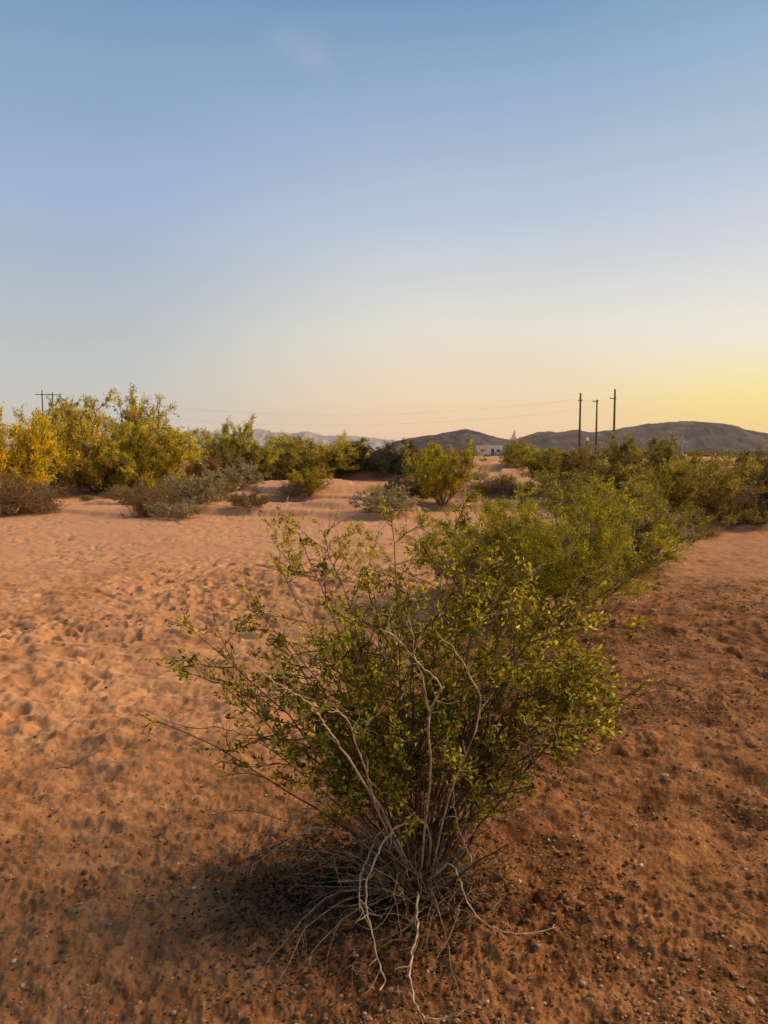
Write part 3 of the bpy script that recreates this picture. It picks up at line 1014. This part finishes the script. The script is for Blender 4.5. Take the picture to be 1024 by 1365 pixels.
# dead pale branches: (px, py, height above the soil) along each
DB = [
    # the big arch in front, and its neighbour
    ([(562, 1180, .03), (573, 1140, .14), (571, 1105, .24), (556, 1093, .27), (540, 1097, .27), (520, 1112, .26), (507, 1130, .24), (497, 1155, .20), (489, 1175, .17), (489, 1215, .11), (497, 1245, .07), (504, 1280, .03), (513, 1305, .012), (506, 1320, .01)], .0050, .0030),
    ([(540, 1185, .04), (515, 1120, .20), (505, 1110, .22), (490, 1145, .17), (482, 1165, .14), (479, 1200, .10), (484, 1215, .09), (489, 1216, .10)], .0042, .0028),
    ([(556, 1190, .08), (556, 1215, .07), (557, 1245, .05), (549, 1270, .03), (547, 1300, .015), (551, 1330, .01), (560, 1349, .01), (573, 1358, .012), (612, 1353, .01), (618, 1345, .012)], .0045, .0028),
    ([(572, 1180, .06), (578, 1195, .06), (588, 1225, .05), (597, 1260, .04), (605, 1300, .02), (618, 1332, .008)], .0038, .0018),
    ([(570, 1175, .06), (598, 1152, .13), (612, 1170, .10), (621, 1197, .07), (635, 1220, .04), (660, 1238, .02), (690, 1245, .012), (725, 1241, .012), (741, 1236, .012)], .0042, .0022),
    ([(575, 1185, .04), (625, 1166, .09), (655, 1180, .08), (667, 1198, .05), (655, 1215, .035), (640, 1221, .03), (618, 1224, .02)], .0028, .0016),
    ([(560, 1170, .06), (510, 1100, .20), (485, 1088, .20), (469, 1087, .19), (456, 1074, .19), (438, 1064, .20), (424, 1068, .18), (398, 1066, .17)], .0050, .0026),
    ([(438, 1066, .195), (419, 1076, .16), (398, 1087, .13), (382, 1103, .10), (366, 1112, .08)], .0036, .0018),
    ([(545, 1180, .05), (480, 1120, .14), (430, 1104, .13), (403, 1112, .10), (377, 1126, .07), (353, 1141, .05), (336, 1154, .03)], .0040, .0020),
    ([(545, 1185, .03), (450, 1140, .09), (380, 1132, .05), (335, 1141, .05), (314, 1155, .03), (287, 1162, .02), (266, 1174, .01)], .0034, .0016),
    ([(560, 1180, .03), (530, 1130, .18), (508, 1090, .28), (496, 1059, .34), (492, 1036, .38), (476, 997, .44), (467, 967, .50), (455, 950, .53), (441, 944, .55)], .0048, .0022),
    ([(470, 975, .485), (482, 975, .47), (498, 958, .50), (513, 946, .52)], .0028, .0012),
    ([(555, 1180, .03), (520, 1100, .20), (463, 1010, .36), (437, 973, .42), (425, 954, .45), (410, 936, .47), (386, 921, .50), (363, 907, .52), (340, 887, .55)], .0048, .0022),
    ([(560, 1180, .05), (566, 1110, .25), (574, 1029, .42), (572, 955, .58), (588, 917, .64), (572, 897, .68), (551, 876, .71), (535, 857, .74), (514, 836, .78)], .0048, .0020),
    ([(572, 950, .59), (562, 900, .67), (552, 870, .72), (551, 844, .76)], .0030, .0014),
    ([(570, 1180, .05), (600, 1060, .32), (640, 950, .52), (622, 892, .68), (603, 863, .72), (582, 842, .76)], .0040, .0018),
    ([(575, 1180, .05), (640, 1080, .26), (690, 1010, .38), (704, 997, .40), (719, 979, .43), (746, 979, .43)], .0036, .0016),
    ([(572, 1180, .04), (625, 1153, .12), (622, 1132, .16), (611, 1105, .21), (606, 1074, .26), (604, 1047, .32)], .0040, .0024),
    ([(562, 1188, .02), (569, 1177, .05), (591, 1151, .10), (619, 1127, .15), (640, 1100, .20)], .0055, .0030),
    ([(575, 1188, .02), (613, 1163, .06), (627, 1155, .07), (649, 1147, .08)], .0042, .0028),
    ([(550, 1188, .03), (531, 1187, .05), (501, 1203, .06), (468, 1217, .05), (444, 1239, .04), (416, 1271, .02), (414, 1290, .012), (427, 1306, .01)], .0034, .0018),
    ([(545, 1185, .03), (460, 1200, .06), (409, 1237, .05), (393, 1269, .03), (369, 1311, .01)], .0034, .0018),
    ([(545, 1185, .03), (450, 1190, .07), (403, 1227, .05), (377, 1258, .03), (353, 1287, .01)], .0032, .0016),
    ([(545, 1180, .04), (500, 1170, .09), (485, 1158, .11), (461, 1137, .13), (435, 1119, .14), (403, 1105, .14)], .0036, .0018),
    ([(400, 1020, .30), (359, 985, .36), (328, 979, .36), (293, 970, .37), (258, 970, .36), (225, 962, .37), (196, 946, .40)], .0034, .0016),
    ([(489, 1285, .03), (470, 1284, .03), (476, 1300, .012)], .0026, .0016),
    ([(380, 1095, .07), (330, 1080, .05), (277, 1087, .03), (240, 1105, .015)], .0030, .0014),
    ([(535, 1190, .03), (500, 1240, .03), (462, 1225, .03), (440, 1260, .02), (436, 1300, .008)], .0024, .0012),
    ([(560, 1192, .03), (545, 1235, .02), (500, 1255, .02), (470, 1262, .012)], .0026, .0012),
    ([(585, 1190, .03), (610, 1225, .03), (590, 1240, .02), (560, 1250, .012)], .0026, .0012),
]
PALE = {0, 1, 2, 4, 6, 7, 8, 10, 11, 12, 13, 14, 15, 17}
for di, (path, r0, r1) in enumerate(DB):
    if 10 <= di <= 17:            # the ones that climb the near face of the crown
        P = [at_depth(px, py, BY - .42 * max(0, 1180 - py) / 340) for px, py, h in path]
    else:
        P = [at_height(px, py, BZ + h) for px, py, h in path]
    # smooth the traced line a little and give it small kinks
    out = []
    for i in range(len(P) - 1):
        a = P[max(i - 1, 0)]; b = P[i]; c = P[i + 1]; d = P[min(i + 2, len(P) - 1)]
        for s in range(4):
            t = s / 4
            q = .5 * ((2 * b) + (c - a) * t + (2 * a - 5 * b + 4 * c - d) * t * t + (3 * b - a - 3 * c + d) * t ** 3)
            out.append(q + Vector((rnd.gauss(0, .0022), rnd.gauss(0, .0022), rnd.gauss(0, .002))))
    out.append(P[-1])
    for q in out:
        zz = gz(q.x, q.y)
        if q.z < zz + .004: q.z = zz + .004
    tb = Tubes(7)
    tb.add(out, r0 * .95, r1 * .62, 7)
    for _ in range(6):
        t = rnd.uniform(.25, .98)
        a, td = sample(out, t)
        dd = rot_about(td, perp(td, rnd), R(rnd.uniform(30, 60)))
        tb.add(walk(rnd, a, dd, rnd.uniform(.03, .09), 4, .15, -.02), r1 * .8, r1 * .35, 4)
    part('dead_branch', tb.mesh('dead_branch', M['dead'] if di in PALE else M['dead_dark']))

# the thicket of finer dark dead twigs round the foot
tb = Tubes(4)
for i in range(270):
    az = rnd.uniform(0, 6.28)
    if i < 120:
        az = rnd.uniform(2.3, 4.6)                # mostly towards the left and the front
    le = R(rnd.uniform(15, 85))
    d = Vector((math.sin(le) * math.cos(az), math.sin(le) * math.sin(az), math.cos(le)))
    p = Bv + Vector((rnd.gauss(0, .08), rnd.gauss(0, .07), 0))
    ln = rnd.uniform(.15, .52)
    pts = walk(rnd, p, d, ln, 9, .20, -.07 if le > .7 else 0)
    for q in pts:
        zz = gz(q.x, q.y)
        if q.z < zz + .003: q.z = zz + .003
    tb.add(pts, rnd.uniform(.0014, .0032), .0008, 5)
    if rnd.random() < .6:
        a, td = sample(pts, rnd.uniform(.3, .8))
        tb.add(walk(rnd, a, rot_about(td, perp(td, rnd), R(40)), rnd.uniform(.05, .16), 4, .15, -.02), .0017, .0008, 3)
part('dead_twig', tb.mesh('dead_twig', M['dead_dark']))
# upright old stems packed at the foot
tb = Tubes(6)
for i in range(34):
    az = rnd.uniform(0, 6.28); le = R(rnd.uniform(2, 42))
    d = Vector((math.sin(le) * math.cos(az), math.sin(le) * math.sin(az), math.cos(le)))
    p = Bv + Vector((.10 * rnd.random() * math.cos(az), .08 * rnd.random() * math.sin(az), -.02))
    tb.add(walk(rnd, p, d, rnd.uniform(.14, .46), 7, .12, .01), rnd.uniform(.003, .006), .0018, 6)
part('old_stem', tb.mesh('old_stem', M['stem']))

# ------------------------------------------------------------------ litter, gravel, stones
def ico(seed, sub=1):
    import bmesh
    bm = bmesh.new()
    bmesh.ops.create_icosphere(bm, subdivisions=sub, radius=1)
    r_ = random.Random(seed)
    off = Vector((r_.random() * 50, r_.random() * 50, 0))
    sc = Vector((1, r_.uniform(.65, .95), r_.uniform(.45, .7)))
    for v in bm.verts:
        k = 1 + .32 * mnoise.noise(v.co * 1.3 + off)
        v.co = Vector((v.co.x * sc.x, v.co.y * sc.y, v.co.z * sc.z)) * k
    V = np.array([v.co[:] for v in bm.verts]); Fc = np.array([[v.index for v in f.verts] for f in bm.faces])
    bm.free()
    return V, Fc


def scatter(n, seed, yr, xf, dens):
    rg = np.random.default_rng(seed)
    out = []
    while len(out) < n:
        m = n * 3
        Y = yr[0] + (yr[1] - yr[0]) * rg.random(m) ** 1.5
        X = rg.uniform(-xf, xf, m) * Y
        d = dens(X, Y)
        k = rg.random(m) < d
        out += list(zip(X[k], Y[k]))
    return np.array(out[:n]), rg


def gdens(X, Y):
    s = soil_shade_mask(X, Y)
    pat = sstep(-.15, .2, fbm(X * 1.6, Y * 1.6, 91, 3))
    right = .25 + .75 * sstep(-.6, .5, X)
    return np.clip(s * (.15 + .85 * pat) * right + .01, 0, 1)


def gravel(name, n, seed, yr, rad, mat, label, dens=gdens):
    XY, rg = scatter(n, seed, yr, .72, dens)
    base = [ico(s, 1) for s in range(8)]
    Z = height(XY[:, 0], XY[:, 1])
    Vs = []; Fs = []; off = 0
    rr = rad[0] + (rad[1] - rad[0]) * rg.random(n) ** 3
    rr = rr * (1 + .12 * XY[:, 1])
    an = rg.uniform(0, 6.28, n)
    for i in range(n):
        V, Fc = base[i % 8]
        c, s = math.cos(an[i]), math.sin(an[i])
        W = np.stack([V[:, 0] * c - V[:, 1] * s, V[:, 0] * s + V[:, 1] * c, V[:, 2]], 1) * rr[i]
        Vs.append(W + np.array([XY[i, 0], XY[i, 1], Z[i] + rr[i] * .15])); Fs.append(Fc + off); off += len(V)
    o = link(name, np_mesh(name, np.concatenate(Vs), np.concatenate(Fs), [mat], smooth=False))
    tag(o, label, name.replace('_', ' '), kind='stuff')


gravel('gravel', 9000, 3, (1.7, 9), (.0016, .0065), M['gravel'], 'brown and tan gravel strewn over the soil')

M['clod'] = stone_mat('soil_clod', (.16, .062, .022), (.42, .20, .09))
gravel('soil_crumb', 14000, 13, (1.7, 9), (.002, .0105), M['clod'], 'brown crumbs of broken soil crust')

# litter under the bush
def litter():
    rg = np.random.default_rng(8)
    n = 17000
    a = rg.uniform(0, 6.28, n); r_ = np.abs(rg.normal(0, .28, n))
    X = BX - .16 + r_ * np.cos(a) * 1.15; Y = BY + .02 + r_ * np.sin(a) * .95
    Z = height(X, Y)
    C = np.stack([X, Y, Z + .003 + rg.random(n) * .004], 1)
    ax = np.stack([np.cos(a * 3), np.sin(a * 3), a * 0], 1) * 3
    o = link('leaf_litter', leaves_mesh('leaf_litter', C, .017, M['litter'], rg, aspect=.35, axis=ax, fold=.3))
    tag(o, 'dark dry litter under the large front bush', 'litter', kind='stuff')


litter()

M['debris'] = leaf_mat('dry_debris', [(.06, .028, .012), (.12, .06, .025), (.22, .12, .055), (.40, .26, .13)], .05, False, .9)
# bits of dead leaf and twig blown over the soil
def debris():
    XY, rg = scatter(3400, 31, (1.8, 9), .72, lambda X, Y: np.clip(.12 + soil_shade_mask(X, Y), 0, 1) * (.15 + .85 * sstep(-.05, .2, fbm(X * 2.2, Y * 2.2, 66, 3))))
    Z = height(XY[:, 0], XY[:, 1])
    C = np.stack([XY[:, 0], XY[:, 1], Z + .003], 1)
    ax = rg.normal(size=(len(C), 3)) * np.array([2.5, 2.5, .2])
    o = link('plant_debris', leaves_mesh('plant_debris', C, .012, M['debris'], rg, aspect=.28, axis=ax, fold=.25))
    tag(o, 'bits of dead leaf and twig strewn over the open soil', 'debris', kind='stuff')


debris()

# stones one can pick out
SV = []
for s in range(6):
    V, Fc = ico(s + 40, 2)
    SV.append(np_mesh('stone', V, Fc, [M['stone']], smooth=True))
XY, rg = scatter(150, 77, (1.85, 6.5), .58, gdens)
base_stone = None
for i, (x, y) in enumerate(XY):
    if base_stone is None:
        o = link('stone', SV[0]); base_stone = o
    else:
        o = base_stone.copy(); COL.objects.link(o)
        o.data = SV[i % 6]
    r_ = (.0035 + .0055 * rg.random() ** 2) * (1 + .14 * y)
    o.location = (x, y, gz(x, y) + r_ * .05)
    o.rotation_euler = (0, 0, rg.uniform(0, 6.28)); o.scale = (r_, r_, r_)
    tag(o, 'small pale stone lying loose on the brown soil', 'stone', 'small pale stones on the soil')
special = [(885, 1048, .024, 'stone', 'largest pale stone on the brown soil to the right of the bush'),
           (476, 0, 0, None, None),
           (486, 1353, .0085, 'stone', 'left one of two white pebbles side by side below the bush'),
           (507, 1352, .0085, 'stone', 'right one of two white pebbles side by side below the bush'),
           (578, 1305, .008, 'stone', 'white pebble between the two long dead branches in front'),
           (125, 1247, .011, 'stone', 'rough pale stone near the bottom left on shaded soil'),
           (187, 1338, .012, 'stone', 'pale stone close to the bottom edge at left'),
           (232, 1361, .010, 'stone', 'white stone at the very bottom edge left of the bush'),
           (893, 1243, .012, 'stone', 'grey white stone among dark crumbs at right'),
           (776, 1315, .012, 'stone', 'pale stone near the bottom right of the bush'),
           (595, 1218, .013, 'stone', 'pale stone lying at the foot of the bush'),
           (1000, 1342, .016, 'stone', 'tan stone in the bottom right corner')]
for j, (px, py, r_, nm, lab) in enumerate(special):
    if not nm:
        continue
    g = on_ground(px, py)
    o = base_stone.copy(); COL.objects.link(o); o.data = SV[j % 6]
    del o['group']
    o.location = (g.x, g.y, gz(g.x, g.y) + r_ * .05); o.scale = (r_, r_, r_); o.rotation_euler = (0, 0, j * 1.3)
    if j == 0:
        o.data = o.data.copy(); o.data.materials[0] = M['gravel']
    tag(o, lab, 'stone')
g = on_ground(985, 1100)
V, Fc = ico(99, 2)
o = link('stone', np_mesh('stone', V, Fc, [M['dark_stone']], smooth=True))
o.location = (g.x, g.y, gz(g.x, g.y) + .003); o.scale = (.034, .022, .018); o.rotation_euler = (0, 0, .2)
tag(o, 'only blackish stone on the soil near the right edge', 'stone')

# fallen twigs lying on the sand
for pth, lab in [([(72, 1019), (95, 1016), (120, 1013), (148, 1002)], 'thin dark twig lying on the pale sand at left'),
                 ([(742, 1212), (760, 1222), (776, 1231)], 'short dark stick on the soil right of the bush'),
                 ([(776, 1101), (790, 1091), (800, 1084)], 'short pale stick on the soil beyond the curved dead branch'),
                 ([(880, 905), (905, 915), (960, 925), (1020, 938)], 'long thin weathered stem on the soil at right')]:
    P = []
    for px, py in pth:
        g = on_ground(px, py); P.append(Vector((g.x, g.y, gz(g.x, g.y) + .008)))
    out = []
    for i in range(len(P) - 1):
        for s in range(4):
            q = P[i].lerp(P[i + 1], s / 4); q.z = gz(q.x, q.y) + .006; out.append(q + Vector((rnd.gauss(0, .002), rnd.gauss(0, .002), 0)))
    out.append(P[-1])
    tb = Tubes(6); tb.add(out, .0042, .0018, 6)
    o = link('fallen_twig', tb.mesh('fallen_twig', M['dead_dark']))
    c = out[0].copy()
    o.data.transform(Matrix.Translation(-c)); o.location = c
    tag(o, lab, 'twig')

# ------------------------------------------------------------------ power line
def power_pole(px, topy, Y, label, arms=(), dia=.30, group=None):
    t = at_depth(px, topy, Y)
    z = gz(t.x, t.y, False)
    root = bpy.data.objects.new('power_pole', None); COL.objects.link(root)
    root.location = (t.x, t.y, z)
    tag(root, label, 'pole')
    h = t.z - z
    tb = Tubes(12)
    tb.add([(0, 0, -.4), (0, 0, h * .5), (0, 0, h)], dia * .55, dia * .36, 12)
    tb.box((0, 0, h), (dia * .7, dia * .7, .04))
    link('shaft', tb.mesh('shaft', M['pole']), root)
    ins = []
    for (dz, wdt, off) in arms:
        a = Tubes(4); a.box((off, 0, h - dz), (wdt, .12, .14))
        a.box((0, -.1, h - dz), (.22, .1, .2))
        link('crossarm', a.mesh('crossarm', M['pole'], smooth=False), root)
        for s in (-1, 1):
            q = Tubes(8)
            xx = off + s * (wdt / 2 - .1)
            for kk in range(4):
                q.add([(xx, 0, h - dz + .08 + kk * .06), (xx, 0, h - dz + .13 + kk * .06)], .07, .045, 8)
            link('insulator', q.mesh('insulator', M['metal']), root)
            ins.append(Vector((t.x + xx, t.y, z + h - dz + .32)))
    return Vector((t.x, t.y, t.z)), ins


pA, iA = power_pole(774, 524, 138, 'leftmost of the three wooden poles before the long hill', [(1.4, .8, 0)], .42)
pB, iB = power_pole(796, 533, 142, 'middle and shortest of the three wooden poles', [(.3, 1.1, -.3)], .38)
pC, iC = power_pole(820, 519, 132, 'rightmost and tallest of the three wooden poles', [(1.6, 1.1, -.3)], .42)
pD, iD = power_pole(56, 520, 150, 'left pole of the pair linked by a crossarm at far left', [(.9, 3.0, .2)], .26)
pE, iE = power_pole(70, 523, 150, 'right pole of the pair linked by a crossarm at far left', [(.5, 2.8, .4)], .26)


def wire(a, b, sag, label, n=40, rad=.0075):
    tb = Tubes(4)
    c = a.copy()
    P = []
    for i in range(n + 1):
        t = i / n
        q = a.lerp(b, t); q.z -= 4 * sag * t * (1 - t)
        P.append(q - c)
    tb.add(P, rad, rad, 4)
    o = link('power_cable', tb.mesh('power_cable', M['pole'])); o.location = c
    tag(o, label, 'cable', 'power cables strung between the poles')


wire(iE[1], iA[0], 3.6, 'upper long cable sagging between the left pole pair and leftmost of three poles')
wire(pE - Vector((0, 0, 2.6)), pA - Vector((0, 0, 3.0)), 3.4, 'lower long cable sagging between the left pole pair and leftmost of three poles')
wire(iA[1], iB[0], .3, 'short cable from the leftmost to the middle of the three poles', 12)
wire(iB[1], iC[0], .3, 'short cable from the middle to the rightmost of the three poles', 12)

# small things in front of the hills
def building():
    a = at_depth(652, 600, 230)
    z = gz(a.x, a.y, False)
    root = bpy.data.objects.new('white_building', None); COL.objects.link(root)
    root.location = (a.x, a.y, z)
    tag(root, 'long low white building far off below the small hill', 'building')
    wm, t = mat_new('white_siding')
    p = N(t, 'ShaderNodeBsdfPrincipled'); nz = N(t, 'ShaderNodeTexNoise'); nz.inputs['Scale'].default_value = 2
    r_ = ramp(t, [(.3, (.7, .68, .66, 1)), (.7, (.82, .8, .78, 1))]); t.links.new(nz.outputs[0], r_.inputs[0])
    t.links.new(r_.outputs[0], p.inputs['Base Color']); o = N(t, 'ShaderNodeOutputMaterial'); t.links.new(p.outputs[0], o.inputs[0])
    b = Tubes(4); b.box((0, 0, 1.5), (7.6, 4, 3.0)); link('wall', b.mesh('wall', wm, False), root)
    b = Tubes(4); b.box((0, 0, 3.1), (8.2, 4.6, .22)); link('roof', b.mesh('roof', wm, False), root)
    b = Tubes(4); b.box((.8, -2.03, 1.1), (.9, .08, 2.1)); link('door', b.mesh('door', M['pole'], False), root)
    for xx in (-2.2, 2.6):
        b = Tubes(4); b.box((xx, -2.03, 1.6), (1.0, .08, .8)); link('window', b.mesh('window', M['pole'], False), root)
    # the post and the box seen before the long hill
    q = at_depth(910, 577, 150); z = gz(q.x, q.y, False)
    tb = Tubes(10); tb.add([(0, 0, 0), (0, 0, q.z - z)], .13, .13, 10); tb.box((0, 0, q.z - z + .03), (.3, .3, .06))
    o = link('pale_post', tb.mesh('pale_post', M['metal'])); o.location = (q.x, q.y, z)
    tag(o, 'pale metal post standing before the long hill at right', 'post')
    q = at_depth(783, 583, 200); z = gz(q.x, q.y, False)
    root = bpy.data.objects.new('water_tank', None); COL.objects.link(root); root.location = (q.x, q.y, z)
    tag(root, 'small white tank on dark legs between the leftmost and middle wooden poles', 'tank')
    tb = Tubes(20); hh = q.z - z
    tb.add([(0, 0, hh - .9), (0, 0, hh - .2)], .42, .42, 20); link('drum', tb.mesh('drum', wm), root)
    tb = Tubes(20); tb.add([(0, 0, hh - .2), (0, 0, hh)], .44, .08, 20); link('lid', tb.mesh('lid', wm), root)
    for a_ in (0, 1, 2):
        tb = Tubes(6); c_, s_ = math.cos(a_ * 2.1), math.sin(a_ * 2.1)
        tb.add([(c_ * .45, s_ * .45, 0), (c_ * .35, s_ * .35, hh - .9)], .06, .06, 6); link('leg', tb.mesh('leg', M['pole']), root)


building()

# ------------------------------------------------------------------ the evening air
HAZE = 0.00011
if HAZE:
    hm, t = mat_new('evening_haze')
    pv = N(t, 'ShaderNodeVolumePrincipled')
    pv.inputs['Color'].default_value = (.86, .82, .84, 1)
    pv.inputs['Density'].default_value = HAZE
    pv.inputs['Anisotropy'].default_value = .2
    o = N(t, 'ShaderNodeOutputMaterial'); t.links.new(pv.outputs[0], o.inputs['Volume'])
    tb = Tubes(4)
    tb.box((0, 1200, 104), (9000, 5000, 212))
    hz = link('haze', tb.mesh('haze', hm, False))
    tag(hz, 'thin pale evening haze over the desert', 'haze', kind='stuff')
